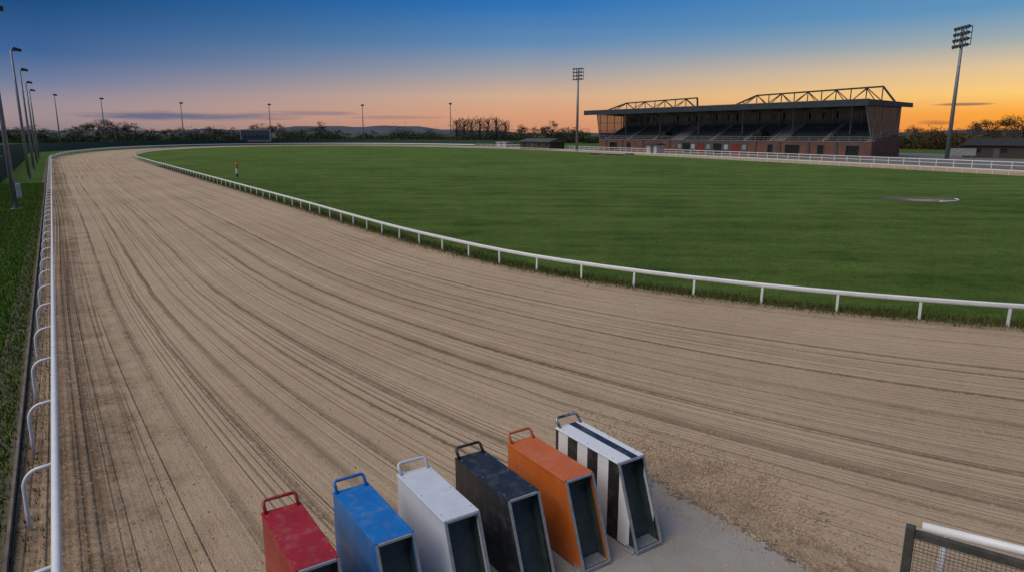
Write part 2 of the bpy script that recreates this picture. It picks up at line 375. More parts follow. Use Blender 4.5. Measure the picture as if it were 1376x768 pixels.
# ground, infield
sheet('ground',[(-6000,-300,-.03),(6000,-300,-.03),(6000,8000,-.03),(-6000,8000,-.03)],M['verge'],'dark grassy ground reaching out to the horizon','ground')
mb=MB(); cpt=SN(140,66,.012); P=[SN(p[0],p[1],.012) for p in IN]
mb.add([cpt]+P,[(0,1+i,1+(i+1)%n) for i in range(n)]); fo=mb.build('infield_grass',M['field'])
if fo.data.polygons[0].normal.z<0: fo.data.flip_normals()
tag(fo,'mown green grass infield inside the white inner rail','field',kind='structure')
sheet('verge_earth',[SN(-4,-1.02,-.01),SN(190,-1.02,-.01),SN(190,-1.2,-.01),SN(-4,-1.6,-.01)],M['earth'],'dark bare earth strip outside the left rail','earth')
sheet('apron',[SN(26,113,-.012),SN(200,145,-.012),SN(200,190,-.012),SN(20,190,-.012)],M['apron'],'dark tarmac apron in front of the grandstand','tarmac')
# concrete pad
gs,gn=26,24; s0,s1,n0,n1=-6,7.7,.3,7.75; vs=[];fs=[];uvs=[]
for i in range(gs+1):
    for j in range(gn+1):
        s=s0+(s1-s0)*i/gs; nn=n0+(n1-n0)*j/gn; vs.append(SN(s,nn,.006)); uvs.append((min((s1-s)*.9,nn-n0,(n1-nn)),0))
for i in range(gs):
    for j in range(gn):
        a=i*(gn+1)+j; fs.append((a,a+1,a+gn+2,a+gn+1))
me=bpy.data.meshes.new('concrete_pad'); me.from_pydata(vs,[],fs); ul=me.uv_layers.new(name='track')
for l in me.loops: ul.data[l.index].uv=uvs[l.vertex_index]
if me.polygons[0].normal.z<0: me.flip_normals()
me.materials.append(M['pad']); po=bpy.data.objects.new('concrete_pad',me); C.objects.link(po)
tag(po,'sand dusted concrete pad under the starting traps','concrete',kind='structure')
# distant hill
mb=MB(); top=[];m=160
for i in range(m+1):
    x=-3200+6400*i/m; u=688+930*x/2600
    h=8+5*math.sin(i*.21)+3*math.sin(i*.73+1)+2*math.sin(i*1.7)
    h+=19*math.exp(-((u-500)/190)**2)+10*math.exp(-((u-250)/200)**2)+8*math.exp(-((u-1300)/200)**2)
    top.append((x,2650+120*math.sin(i*.1),h))
vv=[];ff=[]
for i,(x,y,h) in enumerate(top): vv+=[(x,y-500,-1),(x,y-160,h*.6),(x,y,h),(x,y+300,-1)]
for i in range(m):
    for k in range(3): ff.append((i*4+k,i*4+k+1,i*4+k+5,i*4+k+4))
mb.add(vv,ff); tag(mb.build('hills',M['hill'],smooth=True),'low blue grey hills along the horizon','hills',kind='structure')
# ---------------------------------------------------------------- rails
def project(p):
    d=p.y*CP-(p.z-H)*SP; 
    return (688+F*p.x/d if d>.1 else 1e6), d
def split_posts(items,limit=95):
    vis=[];rest=[]
    for it in items:
        u,d=project(it[0])
        (vis if (-60<u<1436 and d>1) else rest).append((d,it))
    vis.sort(key=lambda a:a[0]); 
    return [a[1] for a in vis[:limit]],[a[1] for a in vis[limit:]]+[a[1] for a in rest]
# inner rail
root=thing('inner_rail','long white running rail curving round the edge of the grass infield','rail',SN(11.5,18.2))
mb=MB(); prof=[(-.03,.50),(.03,.50),(.045,.535),(.045,.60),(.025,.625),(-.025,.625),(-.045,.60),(-.045,.535)]
mb.sweep([SN(p[0],p[1],0) for p in IN[::2]],prof,closed=True); mb.build('rail_beam',M['white'],root,shift=root.location)
PP,_=resample(dense,2.08); PN=normals(PP)
items=[]
for p,nr in zip(PP,PN):
    w=SN(p[0],p[1]); d=SN(nr[0],nr[1]); items.append((w,math.atan2(d.y,d.x)))
vis,rest=split_posts(items)
mb=MB(); mb.box(-.025,.025,-.035,.035,-.05,.515); post=mb.build('post',M['white'],root,bevel=.006)
for i,(w,a) in enumerate(vis):
    o=post if i==0 else post.copy()
    if i: C.objects.link(o)
    o.parent=root; o.location=w-root.location; o.rotation_euler=(random.uniform(-.02,.02),random.uniform(-.02,.02),a)
mb=MB()
for w,a in rest:
    x,y=w.x,w.y; mb.box(x-.03,x+.03,y-.03,y+.03,-.05,.515)
o=mb.build('post',M['white'],root,shift=root.location); o['kind']='stuff'
# outer rail
OUT=[(s,-.45) for s in np.arange(2.4,165,2.6)]
nst=len(OUT)
off=IN+NR*14.25
cand=np.where(IN[:,1]<40)[0]; k0=int(cand[np.argmin(np.abs(IN[cand,0]-167))])
far=[];home=[]
for i in range(k0,n):
    s_,n_=IN[i]
    if n_>100 and s_<238: home.append(off[i])
    elif not home: far.append(off[i])
home=[h for h in home if h[0]>10]
farr,_=resample(np.array(far),2.6,closed=False)
OUT+= [tuple(p) for p in farr]
OUT=np.array(OUT)
root=thing('outer_rail','white tubular outer rail with curved goose neck posts along the left of the sand','rail',SN(9,-.45))
mb=MB(); mb.tube([SN(p[0],p[1],.865) for p in OUT[:nst]],.045,10); mb.build('rail_tube',M['white'],root,smooth=True,shift=root.location)
mb=MB(); mb.sweep([SN(p[0],p[1],0) for p in OUT[nst-1:]],[(-.05,.68),(.05,.68),(.05,1.0),(-.05,1.0)]); mb.build('rail_board',M['white'],root,shift=root.location)
T=np.gradient(OUT,axis=0); T/=np.linalg.norm(T,axis=1)[:,None]
items=[]
for i,p in enumerate(OUT):
    if i==0: continue
    d=SN(-T[i][1],T[i][0]); items.append((SN(p[0]-.05,p[1]),math.atan2(d.y,d.x)))
vis,rest=split_posts(items)
def goose(mb,base,a,nn=8):
    ca,sa=math.cos(a),math.sin(a); pts=[(-.37,0),(-.37,.25),(-.365,.58)]
    for q in range(1,8):
        t=q/7*math.pi/2; pts.append((-.365+.2*(1-math.cos(t)),.58+.24*math.sin(t)))
    pts.append((0,.845))
    mb.tube([Vector((base[0]+x*ca,base[1]+x*sa,z-.02 if z==0 else z)) for x,z in pts],.027,nn)
mb=MB(); goose(mb,(0,0),0,10); post=mb.build('goose_neck_post',M['white'],root,smooth=True)
for i,(w,a) in enumerate(vis):
    o=post if i==0 else post.copy()
    if i: C.objects.link(o)
    o.parent=root; o.location=w-root.location; o.rotation_euler=(0,0,a+random.uniform(-.05,.05))
mb=MB()
for w,a in rest: goose(mb,(w.x,w.y),a,4)
o=mb.build('goose_neck_post',M['white'],root,shift=root.location); o['kind']='stuff'
# home straight fence
hp,_=resample(np.array(home),3.0,closed=False)
root=thing('home_straight_fence','white two bar fence between the far sand and the grandstand apron','fence',SN(*hp[len(hp)//2]))
for z0,z1 in ((1.0,1.11),(.52,.59)):
    mb=MB(); mb.sweep([SN(p[0],p[1],0) for p in hp],[(-.03,z0),(.03,z0),(.03,z1),(-.03,z1)]); mb.build('fence_bar',M['white'],root,shift=root.location)
vis,rest=split_posts([(SN(p[0],p[1]),0) for p in hp])
mb=MB(); mb.box(-.04,.04,-.04,.04,-.05,1.05); post=mb.build('post',M['white'],root)
for i,(w,a) in enumerate(vis):
    o=post if i==0 else post.copy()
    if i: C.objects.link(o)
    o.parent=root; o.location=w-root.location
if rest:
    mb=MB()
    for w,a in rest: mb.box(w.x-.05,w.x+.05,w.y-.05,w.y+.05,-.05,1.05)
    o=mb.build('post',M['white'],root,shift=root.location); o['kind']='stuff'
# edging board
mb=MB(); mb.sweep([SN(s,-1.03,0) for s in range(-2,190,4)],[(-.02,-.05),(.02,-.05),(.02,.13),(-.02,.13)])
tag(mb.build('edging_board',M['board']),'low weathered timber edging board outside the goose neck posts','edging')
# near bend rail, bottom right
A=G(1240,702,.9); B=G(1376,735,.9); dv=(B-A).normalized(); A.z=0
root=thing('bend_rail','short white rail end behind the wire mesh panel at the lower right','rail',A)
mb=MB(); mb.tube([Vector((0,0,.86)),dv*1.5+Vector((0,0,.86)),dv*3.6+Vector((0,0,.86))],.05,12); mb.build('rail_tube',M['white'],root,smooth=True)
for t in (.22,2.5):
    mb=MB(); p=dv*t; mb.tube([p+Vector((0,0,-.03)),p+Vector((0,0,.83))],.032,10); mb.build('post',M['white'],root,smooth=True)
# wire mesh panel
A=G(1224,709,.95); B=G(1376,752,.95); dv=(B-A); dv.z=0; dv.normalize(); A.z=0
root=thing('mesh_fence_panel','dark timber fence panel filled with rusty wire mesh at the lower right corner','fence',A,math.atan2(dv.y,dv.x))
for x in (0,2.3):
    mb=MB(); mb.box(x-.045,x+.045,-.045,.045,-.05,.98); mb.build('post',M['wood'],root,bevel=.008)
mb=MB(); mb.box(.047,2.253,-.035,.035,.86,.94); mb.build('top_rail',M['wood'],root,bevel=.006)
mb=MB(); mb.box(.047,2.253,-.03,.03,.06,.13); mb.build('bottom_rail',M['wood'],root,bevel=.006)
mb=MB()
for i in range(56):
    x=.06+i*.039; mb.bar((x,-.002,.1),(x,-.002,.9),.0045,.0045)
for i in range(20):
    z=.13+i*.039; mb.bar((.05,.003,z),(2.25,.003,z),.0045,.0045)
mb.build('wire_mesh',M['wire'],root)
# ---------------------------------------------------------------- starting traps
WT,LT,SL,HT=.42,1.22,.37,1.0
def trap(k,mside,mtop,mhandle,label,sc=1.0):
    root=thing('starting_trap',label,'starting trap',SN(7.12,1.42+.787*k,.008),ANG+random.uniform(-.012,.012),'starting traps in a row on the concrete pad')
    root.scale=(sc,sc,sc)
    for y in (0,WT-.022):
        mb=MB(); mb.prism([(0,y,.015),(LT+SL,y,.015),(LT,y,HT),(0,y,HT)],(0,.022,0)); mb.build('side_panel',mside,root,bevel=.004)
    mb=MB(); mb.box(-.008,LT+.004,-.008,WT+.008,HT+.001,HT+.024); mb.build('top_panel',mtop,root,bevel=.007)
    mb=MB(); mb.box(.001,.02,.023,WT-.023,.015,HT-.001); mb.build('back_panel',mside,root)
    mb=MB(); mb.box(.022,LT+SL-.03,.024,WT-.024,.015,.035); mb.build('floor_panel',M['steel'],root)
    for y in (.0235,WT-.0275):
        mb=MB(); mb.prism([(.03,y,.04),(LT+SL-.06,y,.04),(LT-.04,y,HT-.012),(.03,y,HT-.012)],(0,.004,0)); mb.build('lining',M['lining'],root)
    # inner guard panel set back behind the open sloping front
    mb=MB(); ux=SL/(HT-.015); o0=.22
    mb.prism([(LT+SL-o0,.03,.05),(LT+SL-o0+.012,.03,.05),(LT+SL-o0+.012-ux*(HT-.07),.03,HT-.02),(LT+SL-o0-ux*(HT-.07),.03,HT-.02)],(0,WT-.06,0)); mb.build('guard_panel',M['lining'],root)
    mb=MB(); e=.028
    for y in (.012,WT-.012): mb.bar((LT+.012,y,HT+.012),(LT+SL+.012,y,.0),e,e,(0,1,0))
    mb.bar((LT+.016,.029,HT+.006),(LT+.016,WT-.029,HT+.006),e,e); mb.bar((LT+SL+.004,.029,.022),(LT+SL+.004,WT-.029,.022),e,.042)
    mb.build('front_frame',M['steel'],root,bevel=.004)
    for y in (-.05,WT+.002):
        mb=MB(); mb.box(LT+SL-.16,LT+SL-.02,y,y+.048,.0,.012); mb.box(LT+SL-.16,LT+SL-.02,-.0085 if y<0 else WT+.002,-.001 if y<0 else WT+.009,.012,.06); mb.build('foot',M['steel'],root)
    for x in (.12,.62,1.1):
        for y in (.03,WT-.03):
            mb=MB(); mb.tube([(x,y,HT+.02),(x,y,HT+.029)],.008,8); mb.build('bolt',M['steel'],root)
    mb=MB(); y0,y1=.035,WT-.035
    pts=[(.05,y0,HT+.02),(-.03,y0,HT+.105),(-.045,y0+.012,HT+.122),(-.05,y0+.03,HT+.128),(-.05,y1-.03,HT+.128),(-.045,y1-.012,HT+.122),(-.03,y1,HT+.105),(.05,y1,HT+.02)]
    mb.tube(pts,.019,10); mb.build('handle',mhandle,root,smooth=True)
    return root
pr=paint('red_trap_paint',(.38,.018,.02),(.29,.014,.016)); pb=paint('blue_trap_paint',(.012,.17,.50),(.01,.13,.42)); pw=paint('white_trap_paint',(.62,.66,.72),(.54,.58,.64))
pk=paint('black_trap_paint',(.014,.016,.019),(.024,.026,.029),.22); pg=paint('orange_trap_paint',(.60,.14,.018),(.5,.11,.016))
chrome=surf('worn_handle_steel',(.45,.47,.5),(.03,.034,.04),16,.3,.4)
trap(0,pr,pr,pr,'red starting trap at the left end of the row of six')
trap(1,pb,pb,pb,'bright blue starting trap between the red and white traps')
trap(2,pw,pw,pw,'plain white starting trap between the blue and black traps')
trap(3,pk,pk,pk,'plain black starting trap between the white and orange traps')
trap(4,pg,pg,pg,'orange starting trap between the black and striped traps')
trap(5,stripes('black_white_side_stripes',0),stripes('black_white_top_stripes',1),chrome,'black and white striped starting trap at the right end of the row',1.03)
# ---------------------------------------------------------------- lamp poles
def lamp_pole(base,h,label,yaw,box=False):
    root=thing('lamp_pole',label,'lamp pole',base,yaw,'lamp poles around the track')
    k=1 if h<16 else 1.7
    mb=MB(); r=.17*k; mb.tube([(0,0,-.1),(0,0,h*.5),(0,0,h)],[r,r*.8,r*.6],10); mb.build('pole',M['pole'],root,smooth=True)
    mb=MB(); mb.box(-.3*k,.3*k,-.3*k,.3*k,-.02,.04); mb.build('base_plate',M['steel'],root)
    mb=MB(); mb.bar((0,0,h-.1),(.75*k,0,h+.02),.1,.1); mb.build('bracket',M['pole'],root)
    mb=MB(); mb.prism([(x*k,-.38*k,h+z*k) for x,z in ((.1,.05),(.95,-.12),(1.0,.12),(.3,.32))],(0,.76*k,0)); hd=mb.build('lamp_head',M['dark'],root,bevel=.04)
    mb=MB(); mb.prism([(x*k,y*k,h+z*k) for x,y,z in ((.2,-.3,.02),(.9,-.3,-.12),(.9,.3,-.12),(.2,.3,.02))],(0,0,-.03)); mb.build('lens',M['lamp'],hd)
    if box:
        mb=MB(); mb.box(.17,.45,-.3,.3,.75,1.7); mb.build('switch_box',M['offwhite'],root,bevel=.03)
    return root
ny=math.atan2(NY,NX)
for i,(s,h) in enumerate(((58,12.9),(96,13.9),(121,13.6),(148,13.5),(172,13.4))):
    lamp_pole(SN(s,-2.6),h,['tall grey lamp pole nearest the camera at the left edge, carrying a white switch box','second nearest grey lamp pole in the row left of the white rail','third grey lamp pole of the left row counted from the nearest','fourth grey lamp pole of the left row counted from the nearest','farthest grey lamp pole of the tight left row'][i],ny,i==0)
for i,(u,v,d) in enumerate(((82,127,292),(143,132,300),(248,138,318),(365,140,330),(489,141,330),(606,139,320))):
    b=PD(u,d); lamp_pole(b,ZAT(v,b.y)-.4,['slim lamp pole just right of the left row at the far bend','slim lamp pole left of the dark tree clump beyond the far bend','slim lamp pole midway between the dark trees and the scoreboard','slim lamp pole just right of the scoreboard','slim lamp pole on the far side left of the poplars, before the low hills','slim lamp pole beside the poplars on the far side'][i],math.atan2(-b.y+150,-b.x))
def mast(u,d,vt,hw,hh,cols,label):
    b=PD(u,d); zt=ZAT(vt,b.y)
    root=thing('floodlight_mast',label,'floodlight',b,math.atan2(-(b.y-150),-(b.x+20))+math.pi/2,'stadium floodlight masts')
    mb=MB(); mb.tube([(0,0,-.1),(0,0,zt*.5),(0,0,zt-.3)],[.42,.34,.22],12); mb.build('pole',M['pole'],root,smooth=True)
    mb=MB()
    for r in range(4): mb.bar((-hw/2,0,zt-hh*r/3),(hw/2,0,zt-hh*r/3),.14,.14)
    for x in (-hw/2,-hw/6,hw/6,hw/2): mb.bar((x,.09,zt-hh-.1),(x,.09,zt+.1),.1,.1)
    mb.build('head_frame',M['dark'],root)
    sz=hw/cols*.62; first=None
    for r in range(4):
        for c in range(cols):
            x=-hw/2+hw*(c+.5)/cols; z=zt-hh*r/3+.12
            if first is None:
                mb=MB(); mb.tube([(0,.1,.0),(0,-.18,-.06),(0,-.4,-.14)],[sz*.28,sz*.48,sz*.55],10); first=mb.build('lamp',M['dark'],root,smooth=False); o=first
                mb=MB(); mb.tube([(0,-.402,-.141),(0,-.425,-.147)],[sz*.48]*2,10); gl=mb.build('lens',M['lamp'],first)
            else:
                o=first.copy(); C.objects.link(o); o.parent=root; g=gl.copy(); C.objects.link(g); g.parent=o
            o.location=(x,-.08,z)
mast(1272,142,38,5.6,3.4,5,'tall floodlight mast at the right, standing clear of the grandstand')
mast(775,205,93,3.4,2.9,4,'floodlight mast at the left end of the grandstand')
# ---------------------------------------------------------------- grandstand
root=thing('grandstand','dark roofed brick grandstand with tiered seats and rooftop trusses beyond the track','grandstand',SN(175.7,148.1),ANG)
GL=90
def part(name,mat,fn,parent=root,bevel=0):
    mb=MB(); fn(mb); return mb.build(name,mat,parent,bevel=bevel)
fw=part('front_wall',M['brick'],lambda m:m.box(0,GL,0,.3,0,3.2))
part('coping',M['greyrail'],lambda m:m.box(-.1,GL+.1,-.12,.36,3.202,3.34))
part('rendered_panel',M['rend'],lambda m:m.box(33,58,-.1,-.003,0,3.0))
for x,w_ in ((5,3.4),(13,1.6),(23,4.6),(64,1.4),(69,3.8),(77.6,1.5),(84.6,3.0)):
    d=part('doorway',M['glass'],lambda m:m.box(x,x+w_,-.05,-.004,0,2.4)); part('door_frame',M['rend'],lambda m:(m.box(x-.15,x,-.09,-.004,0,2.55),m.box(x+w_,x+w_+.15,-.09,-.004,0,2.55),m.box(x,x+w_,-.09,-.004,2.402,2.55)),d)
for x in (3,10.5,19.5,30.5,60,67,74.8,81.8): part('pier',M['rend'],lambda m:m.box(x,x+.7,-.22,-.003,0,3.15))
for x in (36,41,47,53): part('doorway',M['red'] if x in(41,53) else M['glass'],lambda m:m.box(x,x+2.6,-.16,-.102,0,2.5))
for i,x in enumerate((34.2,39.2,44.6,50.6,56.4)): part('notice_panel',M['offwhite'] if i%2 else M['greyrail'],lambda m:m.box(x,x+1.2,-.15,-.102,1.0,2.2))
pf=[(.3,0),(.3,2.9)]
for i in range(10): pf+=[(.3+i,2.9+i*.48),(1.3+i,2.9+i*.48)]
pf2=[];[pf2.append(p) for p in pf if not pf2 or p!=pf2[-1]]
pf2+=[(10.3,0)]
part('terrace',M['conc'],lambda m:m.prism([(.4,y,z) for y,z in pf2],(GL-.8,0,0)))
nb=8; bw=(GL-2)/nb
for b in range(nb):
    xa=1+b*bw+.6; xb=1+(b+1)*bw-.9
    if b in (2,5): xb-=3.2
    def seats(m):
        for i in range(9):
            y=.85+i; z=2.9+i*.48
            k=int((xb-xa)/.55)
            for j in range(k):
                x=xa+j*.55; m.box(x,x+.45,y+.32,y+.37,z+.22,z+.56); m.box(x,x+.45,y+.08,y+.315,z+.24,z+.28)
        for xx in (xa+.2,xb-.6): m.bar((xx,.9,3.16),(xx,9.25,7.16),.06,.12)
    part('seat_block',M['seat'],seats)
    def st(m):
        for i in range(10): m.box(xb+.2,xb+1.3,.32+i,1.28+i,2.9+i*.48+.002,2.9+i*.48+.03)
        m.bar((xb+.75,.4,2.9),(xb+.75,9.5,7.27),.5,.05)
    if b<nb-1:
        a=part('aisle',M['aisle'],st)
        part('handrail',M['greyrail'],lambda m:(m.tube([(xb+.8,.6,3.9),(xb+.8,9.6,8.3)],.06,6),[m.tube([(xb+.8,1+2.1*i,2.9+i*1.0),(xb+.8,1+2.1*i,4.1+i*1.02)],.05,6) for i in range(5)]))
for xx in (24.6+1,58.6): part('stair_opening',M['glass'],lambda m:m.box(xx,xx+2.6,.8,3.6,3.0,5.6))
part('front_railing',M['greyrail'],lambda m:(m.tube([(0,.15,4.3),(GL,.15,4.3)],.06,6),m.tube([(0,.15,3.8),(GL,.15,3.8)],.05,6),[m.tube([(x*2.5,.15,3.34),(x*2.5,.15,4.3)],.05,5) for x in range(37)]))
part('back_wall',M['backwall'],lambda m:m.box(0,GL,10.5,10.9,0,11.2))
for i in range(11):
    x=2+i*8; w=part('window',M['glass'],lambda m:m.box(x,x+6.4,10.42,10.49,8.5,10.1)); part('frame',M['greyrail'],lambda m:(m.box(x-.1,x+6.5,10.36,10.41,8.38,8.5),m.box(x-.1,x+6.5,10.36,10.41,10.1,10.22),m.box(x+3.1,x+3.25,10.36,10.41,8.5,10.1)),w)
rf=part('roof',M['roof'],lambda m:m.prism([(-2.2,y,z) for y,z in ((-4.6,11.35),(-4.6,11.95),(12.8,11.55),(12.8,10.95))],(GL+3.4,0,0)))
part('fascia',M['fascia'],lambda m:m.box(-2.4,GL+1.5,-4.85,-4.62,10.75,12.1),rf)
part('end_fascia',M['fascia'],lambda m:m.prism([(GL+1.25,-4.6,10.8),(GL+1.25,-4.6,12.08),(GL+1.25,12.8,11.65),(GL+1.25,12.8,10.7)],(.2,0,0)),rf)
part('gutter_edge',M['greyrail'],lambda m:m.box(-2.4,GL+1.5,-4.9,-4.6,12.102,12.17),rf)
for i in range(13):
    x=.6+i*(GL-1.2)/12
    part('roof_beam',M['greyrail'],lambda m:m.prism([(x-.15,-4.4,11.3),(x-.15,9.6,11.0),(x-.15,9.6,10.5),(x-.15,-4.4,11.1)],(.3,0,0)),rf)
    part('column',M['greyrail'],lambda m:m.box(x-.18,x+.18,9.4,9.75,7,10.9))
for i in range(6):
    x=7.5+i*15; part('roof_post',M['greyrail'],lambda m:m.box(x-.16,x+.16,4.2,4.52,4.8,11.15),rf)
def truss(x0,x1,rise,y,zb,hh,endx):
    def fn(m):
        m.bar((x0,y,zb),(x1,y,zb),.26,.26); m.bar((x0,y,zb),(x0+rise,y,zb+hh*.85),.34,.34); m.bar((x0+rise,y,zb+hh*.85),(x1,y,zb+hh),.34,.34)
        m.bar((x1,y,zb+hh),(endx,y,zb-.4),.34,.34)
        L=x1-x0-rise; q=int(L/3.6)
        for i in range(q+1):
            x=x0+rise+L*i/q; zt=zb+hh*(.85+.15*i/q)
            m.bar((x,y,zb),(x,y,zt),.17,.17)
            if i<q:
                xn=x+L/q
                if i%2: m.bar((x,y,zb),(xn,y,zt),.17,.17)
                else: m.bar((x,y,zt),(xn,y,zb),.17,.17)
        m.bar((x0+rise*.5,y,zb),(x0+rise*.5,y,zb+hh*.43),.15,.15); m.bar((x0+rise*.5,y,zb),(x0+rise,y,zb+hh*.85),.15,.15)
        for i in range(0,q+1,2):
            x=x0+rise+L*i/q; m.bar((x,y,zb+hh*.9),(x,y-5.5,zb),.14,.14); m.bar((x,y,zb+hh*.9),(x,y+4.5,zb-.2),.14,.14)
    part('roof_truss',M['dark'],fn)
truss(-1.5,38,11,2.5,11.95,2.7,38.4); truss(49,89.5,8,3.5,11.95,3.0,92.5)
for xe in (0.0,GL):
    sx=-.35 if xe==0 else .02
    part('end_wall',M['brick'],lambda m:m.prism([(xe+sx,.05,0),(xe+sx,.05,3.3),(xe+sx,3.0,3.5),(xe+sx,11.4,4.6),(xe+sx,11.4,0)],(.33,0,0)))
    xs=xe+sx+.15
    yt=-3.6 if xe else -1.2
    sc=part('wind_screen',M['screen'],lambda m:m.prism([(xs,yt,11.0),(xs,.1,3.5),(xs,10.4,4.8),(xs,10.4,10.8)],(.03,0,0)))
    def fr(m):
        for i in range(5):
            y=-2.8+i*3.0
            if y<yt: continue
            zb=3.5-(y-.1)*7.5/(.1-yt) if y<.1 else 3.5+(y-.1)*.126
            m.bar((xs+.015,y,zb),(xs+.015,y,10.9),.14,.14)
        for z in (5.9,8.4,10.6):
            ya=.1-(z-3.5)*(.1-yt)/7.5
            m.bar((xs+.015,ya,z),(xs+.015,10.4,z),.1,.1)
        m.bar((xs+.015,yt,11),(xs+.015,.1,3.4),.16,.16)
    part('screen_frame',M['greyrail'],fr,sc)
# ---------------------------------------------------------------- small buildings and fittings
def hut(u,d,w,dp,h,rh,wallm,roofm,label,cat,yaw=ANG,name='hut'):
    b=PD(u,d); r=thing(name,label,cat,b,yaw)
    part('wall',wallm,lambda m:(m.box(-w/2,w/2,-dp/2,dp/2,0,h)),r)
    part('roof',roofm,lambda m:m.prism([(-w/2-.3,-dp/2-.4,h+.005),(-w/2-.3,-dp/2-.4,h+.15),(-w/2-.3,0,h+rh),(-w/2-.3,dp/2+.4,h+.15),(-w/2-.3,dp/2+.4,h+.005)],(w+.6,0,0)),r)
    part('door',M['rend'],lambda m:m.box(-w*.1,-w*.1+1.1,-dp/2-.05,-dp/2-.003,0,2.0),r)
    k=max(1,int(w/4))
    for i in range(k):
        x=-w/2+w*(i+.5)/k+.4
        if abs(x+w*.1-.5)<1.4: continue
        part('window',M['glass'],lambda m:m.box(x-.6,x+.6,-dp/2-.04,-dp/2-.003,1.1,2.0),r)
    return r
hut(728,232,17,6,2.3,1.2,M['timber'],M['hutroof'],'dark timber pavilion with a grey green roof left of the grandstand','pavilion')
hut(678,262,6.5,3,1.7,.3,M['offwhite'],M['offwhite'],'small white kiosk left of the dark timber pavilion','kiosk')
hut(1355,146,15,7,2.5,1.6,M['timber'],M['shedroof'],'long dark timber shed at the right edge beyond the track','shed',name='shed')
hut(880,176,3.6,2.5,2.2,.5,M['offwhite'],M['roof'],'small white hut on the rail in front of the grandstand','hut',name='rail_hut')
def board(u,d,w,h,z0,label,name='notice_board'):
    b=PD(u,d); r=thing(name,label,'board',b,math.atan2(-b.y,-b.x)+math.pi/2)
    part('panel',M['greyrail'],lambda m:m.box(-w/2,w/2,-.06,.06,z0,z0+h),r)
    for x in (-w*.35,w*.35): part('leg',M['pole'],lambda m:m.box(x-.07,x+.07,.065,.2,-.05,z0+h*.8),r)
board(1293,146,4.6,1.5,.5,'pale board on short legs between the right floodlight mast and the shed')
# scoreboard
b=PD(344.5,312); r=thing('scoreboard','blue black scoreboard with a white border on legs beyond the far bend','scoreboard',b,math.atan2(-b.y,-b.x)+math.pi/2)
part('panel',M['board_face'],lambda m:m.box(-6.2,6.2,-.2,.2,1.7,6.7),r)
part('border',M['offwhite'],lambda m:(m.box(-6.4,6.4,-.28,-.203,6.5,6.85),m.box(-6.4,-6.1,-.28,-.203,1.6,6.5),m.box(6.1,6.4,-.28,-.203,1.6,6.5),m.box(-6.1,6.1,-.28,-.203,1.6,1.85)),r)
for i in range(6): part('display_window',M['glass'],lambda m:m.box(-5.2+i*1.8,-3.9+i*1.8,-.26,-.203,2.9,4.3),r)
for x in (-4.5,4.5): part('leg',M['pole'],lambda m:m.box(x-.18,x+.18,.22,.5,-.1,6),r)
# marker post in the infield
b=G(319,238,0); r=thing('marker_post','orange topped black and white marker post just inside the inner rail','marker post',b)
part('lower_band',M['dark'],lambda m:m.tube([(0,0,-.05),(0,0,.4)],.12,10),r); part('white_band',M['white'],lambda m:m.tube([(0,0,.401),(0,0,1.0)],.13,10),r); part('orange_band',M['orangep'],lambda m:m.tube([(0,0,1.001),(0,0,1.55),(0,0,1.66)],[.14,.14,.07],10),r)
# infield patch
cp=G(1236,268,0)
def oval(k,z,amp=1.0,dx=0,dy=0,sx=1,sy=1):
    pts=[]
    for i in range(64):
        a=2*math.pi*i/64; rr=k*(1+amp*(.10*math.sin(3*a+1)+.06*math.sin(7*a)+.05*math.sin(13*a+2)+.03*math.sin(23*a))); pts.append((cp.x+dx+2.7*sx*rr*math.cos(a),cp.y+dy+2.5*sy*rr*math.sin(a),z))
    return pts
sheet('patch_rim',oval(1.08,.016),M['rim'],'dark turned earth rim round the bare infield patch','patch')
sheet('bare_patch',oval(.95,.020,1.5),M['patch'],'brown bare patch worn into the infield grass','patch')
sheet('pale_scuff',oval(.42,.024,1.6,-.2,-.9,1.2,.7),M['pale'],'pale worn scuff inside the brown infield patch','patch')
mb=MB(); mb.tube([(cp.x+2.7*math.cos(a),cp.y+2.2*math.sin(a),.04) for a in [math.radians(t) for t in range(-85,0,6)]],.05,8)
tag(mb.build('white_kerb',M['white'],smooth=True),'short curved white kerb at the edge of the bare infield patch','kerb')
for i,(u,v,w) in enumerate(((800,209,2.6),(826,210,4.0),(846,209,2.2))):
    b=G(u,v,0); r=thing('jump_hurdle',['low dark hurdle lying on the infield, leftmost of three by the far rail','longest low dark hurdle on the infield, middle of three','low dark hurdle on the infield, rightmost of three by the far rail'][i],'hurdle',b,ANG*.2)
    part('brush',M['timber'],lambda m:m.prism([(-w/2,-.3,.02),(-w/2,.3,.02),(-w/2,.1,.45),(-w/2,-.1,.45)],(w,0,0)),r); part('base_bar',M['greyrail'],lambda m:m.box(-w/2,w/2,-.42,-.31,.01,.12),r)
# far perimeter fence
pp=[]
for i in range(k0-60,n,4):
    s_,n_=IN[i]
    if n_>100 and s_<215: break
    o=IN[i]+NR[i]*30; pp.append(SN(o[0],o[1],0))
mb=MB(); mb.sweep(pp,[(-.05,0),(.05,0),(.05,2.4),(-.05,2.4)])
tag(mb.build('perimeter_fence',M['fgreen']),'dark green solid perimeter fence behind the far bend','fence')
# left mesh fence
root=thing('green_mesh_fence','dark green wire mesh fence behind the left row of lamp poles','fence',SN(60,-5))
mb=MB()
for s in np.arange(40,190,.14):
    p=SN(s,-5.0); mb.bar((p.x,p.y,.05),(p.x,p.y,2.4),.02,.02)
for z in np.arange(.1,2.45,.38): mb.bar(SN(40,-5,z),SN(190,-5,z),.03,.03)
mb.build('wire_panel',M['fgreen'],root,shift=root.location)
mb=MB(); mb.box(-.05,.05,-.05,.05,-.05,2.5); post=mb.build('post',M['fgreen'],root)
for i,s in enumerate(np.arange(40,191,3.0)):
    o=post if i==0 else post.copy()
    if i: C.objects.link(o)
    o.parent=root; o.location=SN(s,-4.93)-root.location
